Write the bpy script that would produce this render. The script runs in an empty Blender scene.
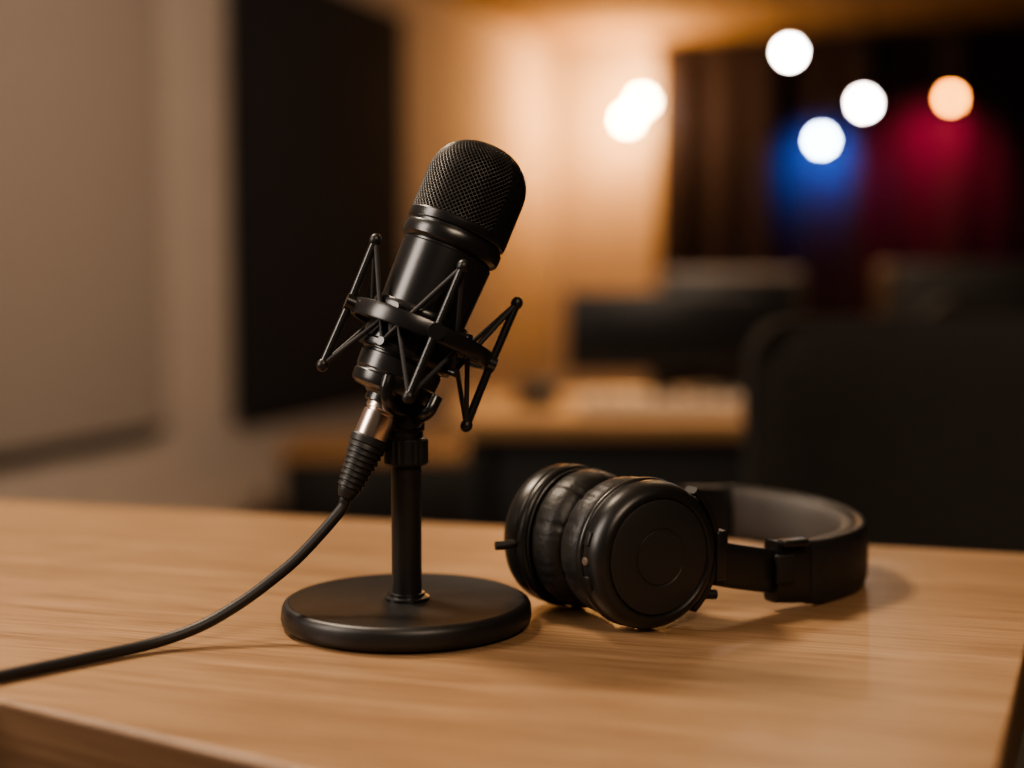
import bpy, bmesh, math, random
from mathutils import Vector, Matrix
random.seed(3)
sc = bpy.context.scene
COL = sc.collection
pi = math.pi

# ------------------------------------------------------------------ materials
def mat(name, col, rough=0.5, metal=0.0, spec=0.5, bump=None, var=None, emit=None, coat=0.0):
    m = bpy.data.materials.new(name); m.use_nodes = True
    nt = m.node_tree; n = nt.nodes; l = nt.links
    b = n['Principled BSDF']
    b.inputs['Base Color'].default_value = (*col, 1)
    b.inputs['Roughness'].default_value = rough
    b.inputs['Metallic'].default_value = metal
    b.inputs['Specular IOR Level'].default_value = spec
    b.inputs['Coat Weight'].default_value = coat
    tc = n.new('ShaderNodeTexCoord')
    if var:
        scale, amt = var
        nz = n.new('ShaderNodeTexNoise'); nz.inputs['Scale'].default_value = scale
        nz.inputs['Detail'].default_value = 5
        l.new(tc.outputs['Object'], nz.inputs['Vector'])
        mx = n.new('ShaderNodeMix'); mx.data_type = 'RGBA'
        mx.inputs[6].default_value = (*[c*(1-amt) for c in col], 1)
        mx.inputs[7].default_value = (*[min(1, c*(1+amt)) for c in col], 1)
        l.new(nz.outputs['Fac'], mx.inputs[0]); l.new(mx.outputs[2], b.inputs['Base Color'])
    if bump:
        scale, st, dist = bump
        nz = n.new('ShaderNodeTexNoise'); nz.inputs['Scale'].default_value = scale
        nz.inputs['Detail'].default_value = 4
        l.new(tc.outputs['Object'], nz.inputs['Vector'])
        bp = n.new('ShaderNodeBump'); bp.inputs['Strength'].default_value = st
        bp.inputs['Distance'].default_value = dist
        l.new(nz.outputs['Fac'], bp.inputs['Height']); l.new(bp.outputs['Normal'], b.inputs['Normal'])
    if emit:
        b.inputs['Emission Color'].default_value = (*emit[0], 1)
        b.inputs['Emission Strength'].default_value = emit[1]
    return m

def wood(name, ang, dark, mid, light, rough=0.42, fx=12, fy=380, fz=380):
    m = bpy.data.materials.new(name); m.use_nodes = True
    nt = m.node_tree; n = nt.nodes; l = nt.links; b = n['Principled BSDF']
    tc = n.new('ShaderNodeTexCoord')
    mp = n.new('ShaderNodeMapping'); mp.inputs['Rotation'].default_value = (0, 0, ang)
    l.new(tc.outputs['Object'], mp.inputs['Vector'])
    def stretched(sx, sy, sz, detail, dist=0.0):
        q = n.new('ShaderNodeMapping'); q.inputs['Scale'].default_value = (sx, sy, sz)
        l.new(mp.outputs['Vector'], q.inputs['Vector'])
        z = n.new('ShaderNodeTexNoise'); z.inputs['Scale'].default_value = 1
        z.inputs['Detail'].default_value = detail; z.inputs['Distortion'].default_value = dist
        z.inputs['Roughness'].default_value = .6
        l.new(q.outputs['Vector'], z.inputs['Vector']); return z
    a = stretched(2.0, 38*min(1, fy/380), 34, 8, .9); f = stretched(fx, fy, fz, 4)
    r1 = n.new('ShaderNodeValToRGB')
    e = r1.color_ramp.elements
    e[0].position = .30; e[0].color = (*dark, 1); e[1].position = .70; e[1].color = (*light, 1)
    k = e.new(.5); k.color = (*mid, 1)
    l.new(a.outputs['Fac'], r1.inputs['Fac'])
    r2 = n.new('ShaderNodeValToRGB'); e = r2.color_ramp.elements
    e[0].position = .36; e[0].color = (.54, .48, .42, 1); e[1].position = .54; e[1].color = (1, 1, 1, 1)
    l.new(f.outputs['Fac'], r2.inputs['Fac'])
    mx = n.new('ShaderNodeMix'); mx.data_type = 'RGBA'; mx.blend_type = 'MULTIPLY'
    mx.inputs[0].default_value = .75
    l.new(r1.outputs['Color'], mx.inputs[6]); l.new(r2.outputs['Color'], mx.inputs[7])
    l.new(mx.outputs[2], b.inputs['Base Color'])
    bp = n.new('ShaderNodeBump'); bp.inputs['Strength'].default_value = .2; bp.inputs['Distance'].default_value = .0003
    l.new(f.outputs['Fac'], bp.inputs['Height']); l.new(bp.outputs['Normal'], b.inputs['Normal'])
    b.inputs['Roughness'].default_value = rough
    b.inputs['Specular IOR Level'].default_value = .5
    return m

M_wood = wood('oak_veneer', math.radians(17), (.30, .178, .095), (.385, .235, .128), (.46, .29, .165), .36)
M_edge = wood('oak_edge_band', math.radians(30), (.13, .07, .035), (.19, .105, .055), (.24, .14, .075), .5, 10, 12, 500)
M_wood2 = wood('background_wood', 0, (.34, .19, .09), (.42, .25, .12), (.50, .31, .16))
M_blk = mat('black_satin_metal', (.015, .015, .016), .28, 0, .75, bump=(900, .06, .0002))
M_blk2 = mat('black_powder_coat', (.016, .015, .015), .40, 0, .5, bump=(1500, .25, .0003), var=(60, .25))
M_grille = mat('grille_wire', (.085, .080, .075), .36, .5)
M_inner = mat('grille_foam', (.004, .004, .004), .9)
M_steel = mat('brushed_nickel', (.85, .72, .63), .28, 1)
M_rub = mat('black_rubber', (.018, .017, .017), .48, bump=(700, .2, .0003))
M_cord = mat('elastic_cord', (.024, .023, .024), .6)
M_leather = mat('black_leatherette', (.020, .019, .019), .46, bump=(260, .5, .0009))
M_thread = mat('stitching_thread', (.035, .032, .030), .7)
M_band = mat('headband_padding', (.07, .064, .060), .62, bump=(500, .3, .0005))
M_plast = mat('black_plastic', (.013, .013, .013), .36, spec=.6, bump=(1200, .1, .0002))
M_cap = mat('ear_cup_cap', (.020, .019, .019), .46, spec=.6, bump=(1500, .2, .0002))
M_matte = mat('matte_black_plastic', (.014, .0135, .013), .5)
M_wall = mat('painted_plaster', (.52, .445, .385), .85, var=(9, .10), bump=(160, .3, .002))
M_panelL = mat('grey_acoustic_fabric', (.32, .275, .24), .95, var=(30, .12), bump=(300, .5, .003))
M_panelD = mat('charcoal_acoustic_foam', (.026, .026, .032), .95, spec=.2, var=(20, .2))
M_ceil = mat('ceiling_paint', (.34, .25, .17), .9, var=(3, .1))
M_floor = mat('dark_carpet', (.045, .038, .032), .95, var=(40, .3))
M_drape = mat('stage_curtain_velvet', (.030, .025, .034), .95, spec=.1, var=(8, .2))
M_dark = mat('dark_wall_paint', (.02, .018, .018), .9, var=(4, .2))
M_fabric = mat('black_chair_fabric', (.026, .022, .020), .95, spec=.25, var=(80, .3))
M_screen = mat('monitor_glass', (.010, .010, .011), .3)
M_grey = mat('grey_plastic', (.15, .12, .098), .5)
M_paper = mat('console_top', (.42, .33, .25), .7)

# ------------------------------------------------------------------ helpers
def empty(name, loc):
    e = bpy.data.objects.new(name, None); e.location = loc; e.empty_display_size = .05
    COL.objects.link(e)
    return e
def par(o, e):
    o.parent = e; o.matrix_parent_inverse = Matrix.Translation(e.location).inverted()
def mk(name, verts, faces, m, parent=None, M=None, smooth=True, split=35):
    me = bpy.data.meshes.new(name); me.from_pydata([tuple(v) for v in verts], [], faces)
    if M is not None: me.transform(M)
    bm = bmesh.new(); bm.from_mesh(me); bmesh.ops.remove_doubles(bm, verts=bm.verts, dist=1e-7)
    bmesh.ops.recalc_face_normals(bm, faces=bm.faces); bm.to_mesh(me); bm.free()
    me.materials.append(m)
    if smooth:
        for p in me.polygons: p.use_smooth = True
    o = bpy.data.objects.new(name, me); COL.objects.link(o)
    if smooth and split:
        s = o.modifiers.new('split', 'EDGE_SPLIT'); s.split_angle = math.radians(split)
    if parent: par(o, parent)
    return o
def revolve(name, prof, m, parent=None, M=None, seg=96, split=35, a0=0, a1=2*pi, mod=None):
    full = abs(a1-a0-2*pi) < 1e-6
    n = seg if full else seg+1
    vs = []; fs = []
    for (r, s) in prof:
        for i in range(n):
            a = a0+(a1-a0)*i/seg
            rr, ss = (r, s) if mod is None else mod(r, s, a)
            vs.append((rr*math.cos(a), rr*math.sin(a), ss))
    for j in range(len(prof)-1):
        for i in range(seg):
            k = (i+1) % n
            fs.append((j*n+i, j*n+k, (j+1)*n+k, (j+1)*n+i))
    return mk(name, vs, fs, m, parent, M, True, split)
def catmull(pts, k=10):
    P = [Vector(p) for p in pts]; P = [P[0]*2-P[1]]+P+[P[-1]*2-P[-2]]; out = []
    for i in range(1, len(P)-2):
        for j in range(k):
            t = j/k; a, b, c, d = P[i-1], P[i], P[i+1], P[i+2]
            out.append(.5*((2*b)+(c-a)*t+(2*a-5*b+4*c-d)*t*t+(-a+3*b-3*c+d)*t**3))
    out.append(P[-2].copy()); return out
def tube(name, pts, r, m, parent=None, M=None, seg=16, smoothk=0):
    P = catmull(pts, smoothk) if smoothk else [Vector(p) for p in pts]
    vs = []; fs = []; up = None
    for i, p in enumerate(P):
        t = (P[min(i+1, len(P)-1)]-P[max(i-1, 0)]).normalized()
        if up is None:
            up = t.orthogonal().normalized()
        up = (up - t*up.dot(t)).normalized(); sd = t.cross(up)
        rr = r(i/(len(P)-1)) if callable(r) else r
        for j in range(seg):
            a = 2*pi*j/seg; vs.append(p+up*math.cos(a)*rr+sd*math.sin(a)*rr)
    for i in range(len(P)-1):
        for j in range(seg):
            k = (j+1) % seg; fs.append((i*seg+j, i*seg+k, (i+1)*seg+k, (i+1)*seg+j))
    fs.append(tuple(range(seg))[::-1]); fs.append(tuple((len(P)-1)*seg+j for j in range(seg)))
    return mk(name, vs, fs, m, parent, M, True, 50)
def box(name, c, size, m, parent=None, rz=0, bev=.004, seg=3, M=None):
    bm = bmesh.new(); bmesh.ops.create_cube(bm, size=1)
    bmesh.ops.scale(bm, vec=Vector(size), verts=bm.verts)
    if bev > 0:
        bmesh.ops.bevel(bm, geom=bm.edges[:], offset=bev, segments=seg, profile=.5, affect='EDGES')
    bmesh.ops.rotate(bm, cent=(0, 0, 0), matrix=Matrix.Rotation(rz, 3, 'Z'), verts=bm.verts)
    bmesh.ops.translate(bm, vec=Vector(c), verts=bm.verts)
    if M is not None: bm.transform(M)
    me = bpy.data.meshes.new(name); bm.to_mesh(me); bm.free(); me.materials.append(m)
    for p in me.polygons: p.use_smooth = True
    o = bpy.data.objects.new(name, me); COL.objects.link(o)
    s = o.modifiers.new('split', 'EDGE_SPLIT'); s.split_angle = math.radians(35)
    if parent: par(o, parent)
    return o
def prism(name, poly, z0, z1, m, parent=None, bev=.0):
    n = len(poly)
    vs = [(x, y, z0) for x, y in poly]+[(x, y, z1) for x, y in poly]
    fs = [tuple(range(n))[::-1], tuple(range(n, 2*n))]+[(i, (i+1) % n, n+(i+1) % n, n+i) for i in range(n)]
    o = mk(name, vs, fs, m, parent, None, False, 0)
    if bev:
        b = o.modifiers.new('bev', 'BEVEL'); b.width = bev; b.segments = 3
    return o
def sweep(name, path, sec, m, parent=None, split=40, M=None):
    P = path; vs = []; fs = []; L = len(P)
    for i, p in enumerate(P):
        t = (P[min(i+1, L-1)]-P[max(i-1, 0)]); t.z = 0; t.normalize()
        nn = Vector((-t.y, t.x, 0)); s = sec(i/(L-1)); K = len(s)
        for (a, b) in s: vs.append(p+nn*a+Vector((0, 0, b)))
    for i in range(L-1):
        for j in range(K):
            k = (j+1) % K; fs.append((i*K+j, i*K+k, (i+1)*K+k, (i+1)*K+j))
    fs.append(tuple(range(K))[::-1]); fs.append(tuple((L-1)*K+j for j in range(K)))
    return mk(name, vs, fs, m, parent, M, True, split)
def rrect(cx, w, h, e=4.0, n=28):
    out = []
    for i in range(n):
        a = 2*pi*i/n; c, s = math.cos(a), math.sin(a)
        out.append((cx+w/2*math.copysign(abs(c)**(2/e), c), h/2*math.copysign(abs(s)**(2/e), s)))
    return out

# ------------------------------------------------------------------ room shell
wd = Vector((.343, .94, 0)).normalized(); wn = Vector((wd.y, -wd.x, 0))
corner = Vector((.272, 9.0, 0)); bd = wn.copy(); bn = -wd
ZC = 2.32
def slab(name, p0, p1, z0, z1, thick, m, parent=None, bev=0):
    d = (p1-p0).normalized(); n = Vector((d.y, -d.x, 0))
    q0, q1 = p0-n*thick, p1-n*thick
    return prism(name, [(p0.x, p0.y), (p1.x, p1.y), (q1.x, q1.y), (q0.x, q0.y)], z0, z1, m, parent, bev)
Lw0 = corner-wd*11.5
Rw = corner+bd*4.6
slab('wall_left', Lw0, corner, 0, ZC, .12, M_wall)
slab('wall_back', corner, Rw, 0, ZC, .12, M_wall)
slab('wall_right', Rw, Rw-wd*11.5, 0, ZC, .12, M_dark)
fl = [Lw0-bd*.15, corner-bd*.15+wd*.15, Rw+bd*.15+wd*.15, Rw-wd*11.5+bd*.15]
prism('floor', [(p.x, p.y) for p in fl], -.08, 0, M_floor)
prism('ceiling', [(p.x, p.y) for p in fl], ZC, ZC+.08, M_ceil)
slab('baseboard_left', Lw0+bd*.014, corner+bd*.014-wd*.02, .0, .09, .013, M_wall)

def wallpt(Y):
    t = (corner.y-Y)/wd.y; return corner-wd*t
def panel(name, Ya, Yb, z0, z1, m, frame, th=.06):
    e = empty(name, wallpt((Ya+Yb)/2)+Vector((0, 0, z0)))
    a, b = wallpt(Ya)+bd*(th+.001), wallpt(Yb)+bd*(th+.001)
    slab('fabric', a, b, z0+.02, z1-.02, th-.01, m, e, .012)
    a, b = wallpt(Ya)-wd*.015+bd*(th-.012), wallpt(Yb)+wd*.015+bd*(th-.012)
    slab('frame', a, b, z0, z1, th-.014, frame, e, .004)
panel('acoustic_panel', 5.36, 6.72, .37, 2.12, M_panelD, M_dark, .07)
panel('acoustic_panel.001', 2.6, 4.86, .39, 2.2, M_panelL, M_dark, .07)

# stage curtain in front of back wall
e = empty('stage_curtain', corner+bd*2.6+bn*.2)
vs = []; fs = []; N = 420; zs = [.03, .6, 1.2, 1.8, 2.28]
for i in range(N+1):
    t = .70+(4.4-.70)*i/N
    for k, z in enumerate(zs):
        d = .18+.040*math.sin(t*24+.4*math.sin(t*7))*(1-.15*k)+.02*math.sin(t*11)
        p = corner+bd*t+bn*d; vs.append((p.x, p.y, z))
for i in range(N):
    for k in range(4):
        a = i*5+k; fs.append((a, a+5, a+6, a+1))
mk('drape', vs, fs, M_drape, e, None, True, 0)
p0 = corner+bd*.66+bn*.17; p1 = corner+bd*4.45+bn*.17
tube('curtain_rail', [(p0.x, p0.y, 2.29), (p1.x, p1.y, 2.29)], .018, M_dark, e)

# ------------------------------------------------------------------ stage lights and wall lamps
def glow(name, col, st): return mat(name, col, .5, emit=(col, st))
def stage_light(loc, col, st, lcol, power, aim, name='stage_spotlight', r=.024, off=.2):
    loc = Vector(loc); e = empty(name, loc)
    d = (Vector((0, 0, .935))-loc); d.z = 0; d.normalize()
    d = (d+Vector((0, 0, -.12))).normalized()
    M = Matrix.Translation(loc) @ d.to_track_quat('Z', 'Y').to_matrix().to_4x4()
    revolve('can', [(0, -.12), (.032, -.12), (r+.012, -.08), (r+.014, .0), (r+.014, .012), (r+.003, .012), (r+.001, -.012)], M_matte, e, M, 40)
    revolve('lens', [(0, .002), (r*.6, .0), (r, -.01)], glow(name+'_glass', col, st), e, M, 40)
    bl = loc-d*.06
    tube('yoke', [bl+Vector((-.055, 0, 0)), bl+Vector((-.055, 0, .07)), bl+Vector((.055, 0, .07)), bl+Vector((.055, 0, 0))], .005, M_matte, e)
    tube('hanger', [bl+Vector((0, 0, .07)), Vector((bl.x, bl.y, ZC-.001))], .008, M_matte, e)
    if power:
        l = bpy.data.lights.new(name+'_beam', 'SPOT'); l.energy = power; l.color = lcol
        l.spot_size = math.radians(105); l.spot_blend = 1; l.shadow_soft_size = .05
        o = bpy.data.objects.new('beam', l); COL.objects.link(o)
        s = loc+Vector((0, off, .04)); t = Vector(aim)
        o.location = s; o.rotation_euler = (t-s).to_track_quat('-Z', 'Y').to_euler(); par(o, e)
stage_light((1.345, 7.0, 1.995), (1, .93, .84), 220, (1, .8, .6), 0, (1.4, 8.4, 1.4))
stage_light((1.71, 7.0, 1.752), (1, .93, .84), 190, (1, .8, .6), 0, (1.4, 8.4, 1.4))
stage_light((2.285, 7.5, 1.837), (1, .34, .05), 75, (1, .07, .12), 75, (2.38, 8.2, 1.40))
stage_light((1.69, 7.85, 1.650), (.66, .83, 1), 180, (.06, .24, 1), 66, (1.84, 8.45, 1.50), off=.16)
def wall_lamp(loc, st, p):
    loc = Vector(loc); e = empty('wall_lamp', loc); R_ = .034
    revolve('bulb', [(R_*math.sin(a*pi/16), R_*math.cos(a*pi/16)) for a in range(17)], glow('warm_bulb', (1, .74, .42), st), e, Matrix.Translation(loc), 32)
    M = Matrix.Translation(loc)
    revolve('socket', [(0, -.08), (.018, -.08), (.022, -.035), (.016, -.029)], M_grey, e, M, 24)
    t = (loc-corner).dot(bd); wp = corner+bd*t; wp.z = loc.z-.07
    tube('arm', [loc+Vector((0, 0, -.07)), wp], .008, M_grey, e)
    l = bpy.data.lights.new('lamp', 'POINT'); l.energy = p; l.color = (1, .445, .12); l.shadow_soft_size = .05
    o = bpy.data.objects.new('lamp', l); COL.objects.link(o); o.location = loc+Vector((-.08, -.06, 0)); par(o, e)
wall_lamp((.68, 8.47, 1.83), 170, 27)
wall_lamp((.765, 8.47, 1.935), 170, 27)

# ------------------------------------------------------------------ background furniture
e = empty('background_desk', (.6, 3.35, 0))
box('top', (.62, 3.36, .605), (1.5, .72, .04), M_wood2, e, 0, .005)
box('modesty_panel', (.62, 3.12, .30), (1.36, .03, .56), M_matte, e, 0, .004)
for x in (-.08, 1.32): box('side', (x, 3.36, .2925), (.04, .64, .585), M_matte, e, 0, .004)
def monitor(x, y, z0, w, h, name, m_edge, base=.626, rz=0):
    e = empty(name, (x, y, base))
    box('bezel', (x, y, z0+h/2), (w, .03, h), m_edge, e, rz, .006)
    box('screen', (x, y-.0155, z0+h/2-.005), (w-.012, .004, h-.022), M_screen, e, rz, .001)
    box('neck', (x, y+.03, (base+z0+.08)/2), (.05, .02, z0+.08-base), M_matte, e, rz, .003)
    box('foot', (x, y+.02, base+.005), (.2, .14, .01), M_matte, e, rz, .003)
monitor(.355, 3.36, .70, .45, .190, 'computer_monitor', M_matte)
monitor(.55, 3.58, .74, .35, .20, 'computer_monitor.001', M_grey)
e = empty('mixing_console', (.36, 3.16, .626))
box('body', (.36, 3.17, .640), (.42, .16, .026), M_paper, e, 0, .006)
for i in range(9):
    box('fader_%d' % i, (.20+.04*i, 3.15, .657), (.014, .03, .010), M_matte, e, 0, .002)
e = empty('desk_speaker', (.02, 3.3, .626))
box('cabinet', (.06, 3.3, .655), (.10, .12, .058), M_matte, e, 0, .02)
revolve('cone', [(0, 0), (.012, .004), (.02, 0), (.024, .002)], M_rub, e, Matrix.Translation((.06, 3.238, .655)) @ Matrix.Rotation(pi/2, 4, 'X'), 32)
e = empty('studio_monitor_speaker', (1.1, 3.4, .626))
box('cabinet', (1.10, 3.4, .791), (.42, .24, .33), M_matte, e, 0, .015)
revolve('woofer', [(0, .004), (.02, .012), (.05, .0), (.085, .012), (.09, .006)], M_rub, e, Matrix.Translation((1.02, 3.279, .79)) @ Matrix.Rotation(pi/2, 4, 'X'), 48)
revolve('tweeter', [(0, .008), (.012, .004), (.03, .002), (.034, .006)], M_rub, e, Matrix.Translation((1.22, 3.279, .79)) @ Matrix.Rotation(pi/2, 4, 'X'), 32)
e = empty('low_cabinet', (-.45, 5.0, 0))
box('top', (-.45, 5.0, .315), (.70, .46, .03), M_wood2, e, 0, .004)
box('carcass', (-.45, 5.0, .15), (.66, .42, .30), M_matte, e, 0, .004)
box('door_panel', (-.61, 4.785, .15), (.30, .014, .25), M_matte, e, 0, .003)
box('door_panel_b', (-.29, 4.785, .15), (.30, .014, .25), M_matte, e, 0, .003)
# office chair
e = empty('office_chair', (.55, 1.95, 0))
vs = []; fs = []; nu, nv = 28, 20
def chairpt(u, v, side):
    x = .265*math.copysign(abs(u)**.9, u); z = .215*v
    k = (abs(u)**6+abs(v)**6)
    th = .045*(max(0, 1-k*.5))**.5
    y = 1.72-.05*u*u+.03*v + (th if side else -th)
    m = max(abs(u), abs(v)); q = 1
    if m > 1e-6: q = (abs(u/m)**9+abs(v/m)**9)**(1/9)
    return (.545+x/q, y, .665+z/q)
for side in (0, 1):
    for i in range(nu+1):
        for j in range(nv+1): vs.append(chairpt(-1+2*i/nu, -1+2*j/nv, side))
    base = side*(nu+1)*(nv+1)
    for i in range(nu):
        for j in range(nv):
            a = base+i*(nv+1)+j; fs.append((a, a+nv+1, a+nv+2, a+1))
mk('backrest', vs, fs, M_fabric, e, None, True, 0)
S = (nu+1)*(nv+1)
ring = [i*(nv+1) for i in range(nu+1)]+[nu*(nv+1)+j for j in range(1, nv+1)]+[i*(nv+1)+nv for i in range(nu-1, -1, -1)]+[j for j in range(nv-1, 0, -1)]
rv = [Vector(vs[i])*.5+Vector(vs[i+S])*.5 for i in ring]; rv.append(rv[0])
rf = []; rw = []
for p in rv: rw += [(p.x, p.y-.034, p.z), (p.x, p.y+.034, p.z)]
for i in range(len(rv)-1): rf.append((2*i, 2*i+1, 2*i+3, 2*i+2))
mk('backrest_edge', rw, rf, M_fabric, e, None, True, 0)
box('seat', (.545, 2.03, .44), (.50, .48, .09), M_fabric, e, 0, .035, 5)
box('back_bracket', (.545, 1.80, .46), (.07, .03, .18), M_matte, e, 0, .006)
tube('gas_column', [(.545, 2.03, .12), (.545, 2.03, .40)], .026, M_matte, e)
for i in range(5):
    a = 2*pi*i/5+.3; c, s = math.cos(a), math.sin(a)
    tube('leg_%d' % i, [(.545, 2.03, .12), (.545+.28*c, 2.03+.28*s, .07)], .02, M_matte, e)
    revolve('caster_%d' % i, [(0, -.018), (.024, -.018), (.03, -.012), (.03, .012), (.024, .018), (0, .018)], M_rub, e,
            Matrix.Translation((.545+.28*c, 2.03+.28*s, .031)) @ Matrix.Rotation(pi/2, 4, 'X'), 24)

# ------------------------------------------------------------------ main desk
e = empty('wooden_desk', (-.15, .8, 0))
poly = [(.128, .39), (.3535, .924), (-.585, 1.196), (-.76, .933)]
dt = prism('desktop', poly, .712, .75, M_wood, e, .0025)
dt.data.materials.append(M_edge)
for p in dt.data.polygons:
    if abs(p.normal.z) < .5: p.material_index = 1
ins = [(.085, .47), (.28, .90), (-.56, 1.145), (-.66, .95)]
for i, (x, y) in enumerate(ins):
    box('leg_%d' % i, (x, y, .356), (.05, .05, .712), M_matte, e, math.radians(-17), .004)
for i in range(4):
    (x0, y0), (x1, y1) = ins[i], ins[(i+1) % 4]
    tube('rail_%d' % i, [(x0, y0, .68), (x1, y1, .68)], .016, M_matte, e, None, 8)

# ------------------------------------------------------------------ microphone
O = Vector((-.0625, .735, .8752))
zd = Vector((.3827, .16, .9239)).normalized()
xd = (Vector((1, 0, 0))-zd*zd.x).normalized(); yd = zd.cross(xd)
MM = Matrix.Translation(O) @ Matrix((xd, yd, zd)).transposed().to_4x4()
B = Vector((-.0555, .740, .75))
mic = empty('microphone_on_desk_stand', B)
q_ = .0045
body = [(0, -.006), (.0115, -.006), (.0130, -.0045), (.0186, -.0038), (.0207, -.0026), (.0214, -.0008), (.0217, .0030), (.0211, .0038), (.0211, .0048), (.0217, .0056),
        (.0220, .0135), (.0214, .0142), (.0214, .0150), (.0221, .0156),
        (.0244, .066+q_), (.0245, .0705+q_), (.0238, .0712+q_), (.0238, .0722+q_), (.0252, .073+q_), (.0264, .0742+q_), (.0268, .076+q_), (.0268, .0795+q_), (.0264, .0805+q_), (.0256, .0808+q_), (.0256, .0822+q_),
        (.0266, .0828+q_), (.0270, .084+q_), (.0270, .0868+q_), (.0264, .0878+q_), (.0245, .088+q_)]
revolve('body', body, M_blk, mic, MM, 128, 28)
R = .0264; s0, s1, s2 = .0865+q_, .1125, .1370
def dome(r0, top):
    pr = [(r0, s0), (r0, s1)]
    for i in range(1, 41):
        a = pi/2*i/40
        pr.append((r0*max(0, math.cos(a))**(2/2.35), s1+(top-s1)*math.sin(a)**(2/2.35)))
    pr[-1] = (0, top); return pr
revolve('grille_lining', dome(R-.0013, s2-.0013), M_inner, mic, MM, 96, 60)
pr = dome(R, s2); L = [0]
for a, b in zip(pr, pr[1:]): L.append(L[-1]+math.hypot(b[0]-a[0], b[1]-a[1]))
def at(d):
    for i in range(len(L)-1):
        if d <= L[i+1]+1e-9:
            f = (d-L[i])/(L[i+1]-L[i]); return (pr[i][0]*(1-f)+pr[i+1][0]*f, pr[i][1]*(1-f)+pr[i+1][1]*f)
    return pr[-1]
NA = 124; PT = .00132; rows = int((L[-1]-.002)/PT); vs = []; fs = []; idx = {}
for j in range(rows+1):
    r, s = at(j*PT)
    for i in range(NA):
        if (i+j) % 2 == 0:
            a = 2*pi*i/NA; idx[(i, j)] = len(vs); vs.append((r*math.cos(a), r*math.sin(a), s))
for j in range(1, rows):
    for i in range(NA):
        if (i+j) % 2 == 1:
            fs.append((idx[(i, j-1)], idx[((i+1) % NA, j)], idx[(i, j+1)], idx[((i-1) % NA, j)]))
g = mk('grille', vs, fs, M_grille, mic, MM, True, 0)
w = g.modifiers.new('wire', 'WIREFRAME'); w.thickness = .00075; w.use_even_offset = False
fr = [(r+.0007, s) for r, s in dome(R, s2) if s < .1325]
fr = [(R-.0005, s0)]+fr+[(fr[-1][0]-.0012, fr[-1][1])]
revolve('head_frame', fr, M_blk, mic, MM, 40, 30, math.radians(-46), math.radians(48))
revolve('xlr_socket', [(0, -.005), (.0108, -.005), (.0110, -.0095), (.0102, -.0100), (.0092, -.0100)], M_blk, mic, MM, 48)
revolve('xlr_shell', [(0, -.009), (.0088, -.009), (.0090, -.0125), (.0083, -.0130), (.0083, -.0142), (.0090, -.0148), (.0090, -.0275), (.0086, -.029), (0, -.029)], M_steel, mic, MM, 48, 30)
xp = [(0, -.0275), (.0092, -.0275), (.0100, -.0285), (.0100, -.0315), (.0092, -.032)]
s = -.033; r = .0095
while s > -.056:
    xp += [(r, s), (r+.0002, s-.0016), (r-.0008, s-.0020), (r-.0008, s-.0028)]; s -= .0030; r -= .00042
xp += [(.0052, -.059), (.0040, -.0615), (0, -.0615)]
revolve('xlr_boot', xp, M_rub, mic, MM, 48, 30)

# cable
cst = MM @ Vector((0, 0, -.0616)); c2 = MM @ Vector((0, 0, -.069))
cab = empty('microphone_cable', (-.16, .69, .753))
pts = [cst, c2, (-.107, .714, .792), (-.122, .708, .7795), (-.138, .701, .7685), (-.156, .692, .7595), (-.1775, .680, .7542), (-.203, .657, .7533), (-.232, .628, .7533),
       (-.250, .606, .7533), (-.262, .590, .747), (-.268, .582, .72), (-.268, .58, .60), (-.26, .57, .3), (-.25, .55, .03), (-.20, .45, .0035), (-.1, .2, .0035)]
tube('cable', pts, .0029, M_rub, cab, None, 16, 12)

# ------------------------------------------------------------------ stand and shock mount (parts of the microphone assembly)
st = mic; MB = Matrix.Translation(B)
revolve('base', [(0, .0005), (.059, .0005), (.063, .0010), (.0654, .0025), (.0660, .005), (.0655, .0100), (.0645, .0122), (.0625, .0134), (.0610, .0133), (.0602, .0128), (0, .0130)], M_blk2, st, MB, 160, 50)
revolve('base_nut', [(0, .013), (.0118, .013), (.0118, .0145), (.0095, .0152), (.0095, .0165), (.0078, .0170)], M_blk, st, MB, 48)
revolve('stem', [(.0079, .0132), (.0079, .098), (.0072, .0985), (0, .0985)], M_blk2, st, MB, 64)
revolve('clutch', [(.0078, .0845), (.0104, .0845), (.0112, .0855), (.0112, .0975), (.0104, .0985), (.0090, .0990), (.0090, .1020), (.0098, .1030), (.0098, .1085), (.0085, .110), (0, .110)], M_rub, st, MB, 64, 30,
        mod=lambda r, s, a: (r+(.0004*math.cos(a*20) if .085 < s < .098 and r > .0105 else 0), s))
Ms = Matrix.Translation((-.0535, .741, .862)) @ Matrix.Rotation(pi/2, 4, 'X')
revolve('swivel_joint', [(0, -.012), (.0080, -.012), (.0092, -.010), (.0092, .010), (.0080, .012), (0, .012)], M_blk2, st, Ms, 48)
SR = .0320; RO = .0368; SX = .0035
def loc(az, r, s): a = math.radians(az); return MM @ Vector((SX+r*math.cos(a), r*math.sin(a), s))
MS = MM @ Matrix.Translation((SX, 0, 0))
tube('yoke_arm', [(-.0535, .748, .862), (-.051, .766, .866), (-.047, .778, .875), loc(105, RO+.002, SR-.012), loc(105, RO+.001, SR)], .0036, M_blk, st, None, 14, 8)
tube('fork_left', [loc(-100, .0242, .004), loc(-97, .0240, -.003), loc(-85, .0195, -.010), (-.0535, .731, .862)], .0030, M_blk, st, None, 12, 8)
tube('fork_right', [loc(-30, .0240, .004), loc(-33, .0235, -.006), (-.0505, .734, .860)], .0034, M_blk, st, None, 12, 8)
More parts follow.
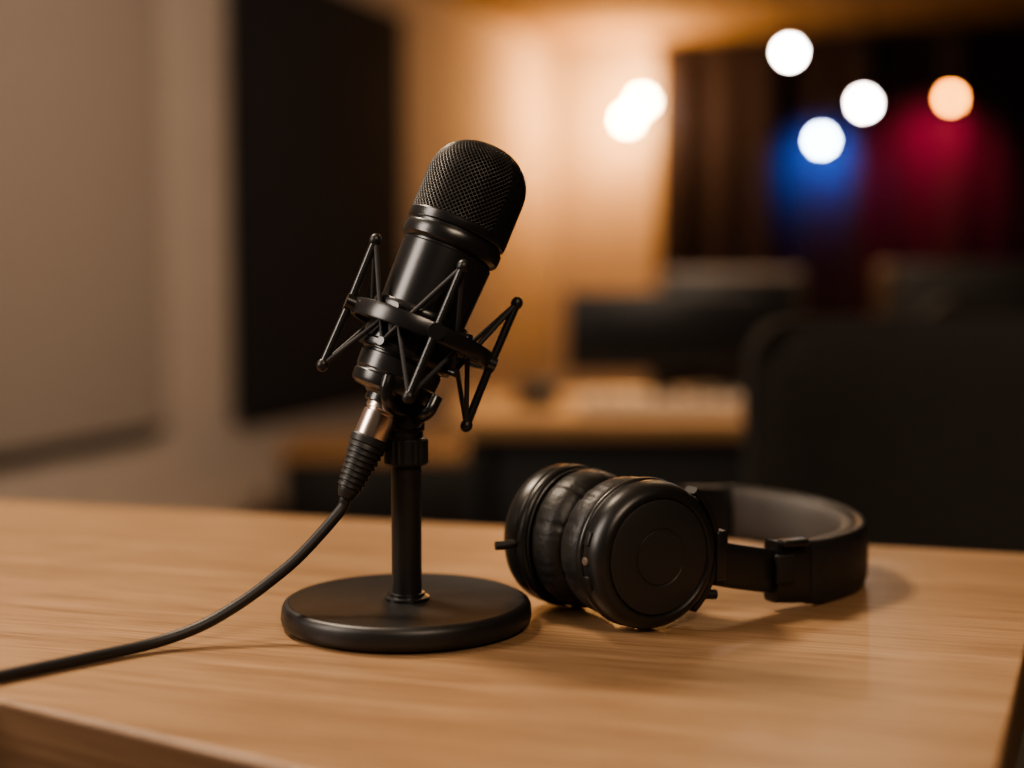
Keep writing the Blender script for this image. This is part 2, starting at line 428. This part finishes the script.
revolve('outer_ring', [(RO-.0012, SR-.0042), (RO+.0012, SR-.0042), (RO+.0016, SR-.003), (RO+.0016, SR+.003), (RO+.0012, SR+.0042), (RO-.0012, SR+.0042), (RO-.0012, SR-.0042)], M_blk, st, MS, 96, 30)
revolve('inner_ring', [(.0222, SR-.016), (.0250, SR-.016), (.0256, SR-.0145), (.0256, SR-.0125), (.0246, SR-.0115), (.0246, SR+.004), (.0258, SR+.005), (.0262, SR+.0065), (.0262, SR+.0085), (.0254, SR+.010), (.0228, SR+.010)], M_blk, st, MM, 96, 30)
posts = [195, 285, 15, 105]; PH = .0350
for k, az in enumerate(posts):
    tube('post_%d' % k, [loc(az, RO+.004, SR-PH), loc(az, RO+.0035, SR), loc(az, RO+.004, SR+PH)], .0022, M_blk, st, None, 12)
    for s_ in (-1, 1):
        c = loc(az, RO+.004, SR+s_*PH)
        revolve('post_tip_%d_%s' % (k, 'ab'[s_ > 0]), [(.0032*math.sin(a*pi/10), .0036*math.cos(a*pi/10)) for a in range(11)], M_blk2, st, Matrix.Translation(c) @ MM.to_3x3().to_4x4(), 16)
        for q in (-1, 1):
            haz = az+q*45
            h = loc(haz, .0282, SR-.004-s_*.009)
            tube('elastic_%d_%s_%s' % (k, 'ab'[s_ > 0], 'lr'[q > 0]), [c, h], .0013, M_cord, st, None, 10)
for q in range(4):
    haz = 60+90*q
    for zz in (-.0135, .0055):
        tube('hook_%d' % q, [loc(haz, .022, SR+zz), loc(haz, .0298, SR+zz)], .0022, M_blk, st, None, 12)
    tube('bridge_%d' % q, [loc(posts[q], .0215, SR-.001), loc(posts[q], RO, SR-.001)], .0024, M_blk, st, None, 12)
    tube('ring_clip_%d' % q, [loc(posts[q], RO, SR), loc(posts[q], RO+.0058, SR)], .0044, M_blk, st, None, 16)

# ------------------------------------------------------------------ headphones
hp = empty('headphones', (.11, .82, .75)); HS = 1.02; HA = 1.10
C = Vector((.0545, .755, .7897))
def dirs(deg):
    t = math.radians(deg); return Vector((math.sin(t), -math.cos(t), 0)), Vector((math.cos(t), math.sin(t), 0))
an_, un_ = dirs(29)
af_, uf_ = dirs(44)
Cf = C-an_*.0065-un_*.001
def frame(c, u, out, up): return Matrix.Translation(c) @ Matrix((u, up, out)).transposed().to_4x4() @ Matrix.Diagonal((HS, HS, HA, 1))
def cup(c, u, out, up, tag):
    Mx = frame(c, u, out, up)
    def wr(r, s, an):
        ph = math.sin(an*9+1.1)+.7*math.sin(an*14+2.3*math.sin(an*3))+.5*math.sin(an*31)
        k = max(0, ph-.4)*.00045*(1 if s < .016 else .45)
        return (r-k*(1 if r > .027 else 0), s+k*.5*(1 if s < .006 else 0))
    NP = 40
    pad = [(.0160, .014)]+[(.0268+.0102*math.copysign(abs(math.cos(th))**.9, math.cos(th)), .0114+.0112*math.copysign(abs(math.sin(th))**.9, math.sin(th))) for th in [pi+(2*pi*.68)*i/NP for i in range(NP+1)]]+[(.029, .0225)]
    revolve('ear_pad_'+tag, pad, M_leather, hp, Mx, 240, 80, mod=wr)
    revolve('seam_piping_'+tag, [(.0345, .0206), (.0362, .0197), (.0366, .0203), (.0362, .0210), (.0345, .0212)], M_leather, hp, Mx, 128, 60)
    revolve('driver_cloth_'+tag, [(0, .012), (.018, .012)], M_matte, hp, Mx, 48)
    sh = [(.028, .0212), (.0350, .0212), (.0372, .0216), (.0382, .0226), (.0386, .0242), (.0384, .0256), (.0376, .0264), (.0368, .0267), (.0368, .0274),
          (.0376, .0280), (.0378, .0292), (.0378, .0318), (.0374, .0338), (.0366, .0358), (.0352, .0380), (.0336, .0393), (.0318, .0400), (.0306, .0400), (.0298, .0393), (.0294, .0386)]
    revolve('ear_cup_'+tag, sh, M_plast, hp, Mx, 128, 40)
    cap = [(.0294, .0386), (.0290, .0392), (.0282, .0395), (.0150, .0400), (.0146, .0396), (.0140, .0396), (.0136, .0401), (.0060, .0403), (0, .0404)]
    revolve('cap_'+tag, cap, M_cap, hp, Mx, 128, 25)
    K = 40; vs = []; fs = []
    sec = rrect(0, .0042, .0090, 4, 16)
    for i in range(K+1):
        an = math.radians(-50+100*i/K)
        for (n_, w_) in sec:
            rr = .0404+n_
            vs.append((rr*math.cos(an), rr*math.sin(an), .0300+w_))
    for i in range(K):
        for j in range(16):
            k = (j+1) % 16; fs.append((i*16+j, i*16+k, (i+1)*16+k, (i+1)*16+j))
    fs.append(tuple(range(16))); fs.append(tuple(K*16+j for j in range(16)))
    mk('yoke_'+tag, vs, fs, M_plast, hp, Mx, True, 40)
    box('hinge_block_'+tag, (.0425, -.004 if tag == 'near' else .004, .030), (.0075, .026, .0115), M_plast, hp, 0, .0015, 3, Mx)
    for sg in (-1, 1):
        an = math.radians(44*sg)
        Mp = Mx @ Matrix.Translation((.0388*math.cos(an), .0388*math.sin(an), .030)) @ Matrix.Rotation(an, 4, 'Z') @ Matrix.Rotation(pi/2, 4, 'Y')
        revolve('pivot_%s_%d' % (tag, sg), [(0, -.003), (.0038, -.003), (.0038, .0028), (.0032, .0034), (0, .0034)], M_matte, hp, Mp, 24)
    return Mx
Mn = cup(C, un_, an_, Vector((0, 0, 1)), 'near'); Mf = cup(Cf, uf_, -af_, Vector((0, 0, -1)), 'far')
yn = Mn @ Vector((.0420, -.009, .0290)); yf = Mf @ Vector((.0420, .006, .0290))
P = catmull([yn, (.125, .757, .776), (.147, .769, .7715), (.172, .785, .7690), (.199, .818, .7690), (.2080, .860, .7695), (.196, .901, .772), (.160, .923, .776), (.120, .914, .780), (.086, .880, .784), yf], 12)
n = len(P)
def sub(f0, f1): return P[int(f0*(n-1)):int(f1*(n-1))+1]
sweep('slider_arm_near', sub(0, .24), lambda t: rrect(0, .0050, .0245, 4), M_plast, hp)
sweep('slider_arm_far', sub(.80, 1), lambda t: rrect(0, .0045, .021, 4), M_plast, hp)
sweep('slider_cap_near', sub(.175, .262), lambda t: rrect(0, .0120, .0340, 6), M_plast, hp)
sweep('slider_cap_far', sub(.76, .83), lambda t: rrect(0, .0105, .0340, 6), M_plast, hp)
def bt(t): return .0358+.0015*math.sin(pi*t)
sweep('headband_shell', sub(.26, .77), lambda t: rrect(-.0022, .0085, bt(t), 3.2), M_leather, hp)
sweep('headband_cushion', sub(.285, .745), lambda t: rrect(.0052, .0130*min(1, .5+6*t, .5+6*(1-t)), bt(t)-.002, 2.8), M_band, hp)
for zz in (-1, 1):
    SP = [p+Vector((0, 0, zz*.0166)) for p in sub(.27, .76)]
    tube('piping_%d' % zz, SP, .0011, M_leather, hp, None, 8)
c = P[int(.2*(n-1))]
box('latch', (c.x+.001, c.y-.0072, c.z+.003), (.012, .004, .016), M_matte, hp, math.radians(20), .0012)
box('latch_step', (c.x+.006, c.y-.004, c.z+.0168), (.016, .008, .004), M_plast, hp, math.radians(20), .0012)
q = Mn @ Vector((.030, -.024, .030)); tube('jack_near', [q, q+Vector((.011, .004, -.001))], .0026, M_matte, hp, None, 12)
q = Mf @ Vector((-.034, .0, .028)); tube('strain_relief_far', [q, q+Vector((-.009, -.004, -.001)), q+Vector((-.013, -.005, -.001))], .0024, M_matte, hp, None, 12)
t = math.radians(180)
Mp = Mn @ Matrix.Translation((.0374*math.cos(t), .0374*math.sin(t), .0305)) @ Matrix.Rotation(t, 4, 'Z') @ Matrix.Rotation(pi/2, 4, 'Y')
revolve('button', [(0, -.002), (.0022, -.002), (.0022, .0010), (.0016, .0015), (0, .0015)], M_grey, hp, Mp, 20)
for k_ in (-1, 1):
    box('side_tab_%d' % k_, (0, 0, 0), (.0026, .0075, .0042), M_matte, hp, 0, .0008, 2, Mn @ Matrix.Rotation(pi-k_*.30, 4, 'Z') @ Matrix.Translation((.0376, 0, .0305)))

# ------------------------------------------------------------------ lights
def area(name, loc, tgt, size, sy, power, col):
    l = bpy.data.lights.new(name, 'AREA'); l.shape = 'RECTANGLE'; l.size = size; l.size_y = sy; l.energy = power; l.color = col
    o = bpy.data.objects.new(name, l); COL.objects.link(o); o.location = loc
    o.rotation_euler = (Vector(tgt)-Vector(loc)).to_track_quat('-Z', 'Y').to_euler(); return o
area('ceiling_softbox', (-.75, 1.35, 2.15), (.05, .70, .75), .28, .28, 27, (1, .80, .60))
area('side_softbox', (-1.15, .40, 1.45), (-.05, .74, .9), .4, .8, 13, (1, .86, .74))
area('front_fill_light', (.45, -.7, 2.1), (.05, .72, .8), .8, .5, 17, (1, .79, .6))  # added fill behind the camera, lifts desk edge and mic front; not a room fixture
area('wall_wash_light', (.4, 3.0, 2.2), (-1.1, 5.0, .4), .6, .6, 44, (1, .77, .58))
area('background_desk_fill', (.7, 3.0, 2.25), (.5, 3.3, .6), .5, .5, 11, (1, .68, .40))  # unseen fill added overhead to brighten the background desk
w = bpy.data.worlds.new('studio_ambient'); sc.world = w; w.use_nodes = True
w.node_tree.nodes['Background'].inputs[0].default_value = (1, .75, .55, 1)
w.node_tree.nodes['Background'].inputs[1].default_value = .035

# ------------------------------------------------------------------ camera
cd = bpy.data.cameras.new('camera'); cam = bpy.data.objects.new('camera', cd); COL.objects.link(cam)
cam.location = (0, 0, .935); cam.rotation_euler = (math.radians(90-4.5), 0, 0)
cd.lens = 50; cd.sensor_width = 36; cd.clip_start = .02
cd.dof.use_dof = True; cd.dof.focus_distance = .725; cd.dof.aperture_fstop = 2.25
sc.camera = cam
sc.view_settings.view_transform = 'AgX'
sc.view_settings.look = 'AgX - Medium High Contrast'
sc.view_settings.exposure = 0.05
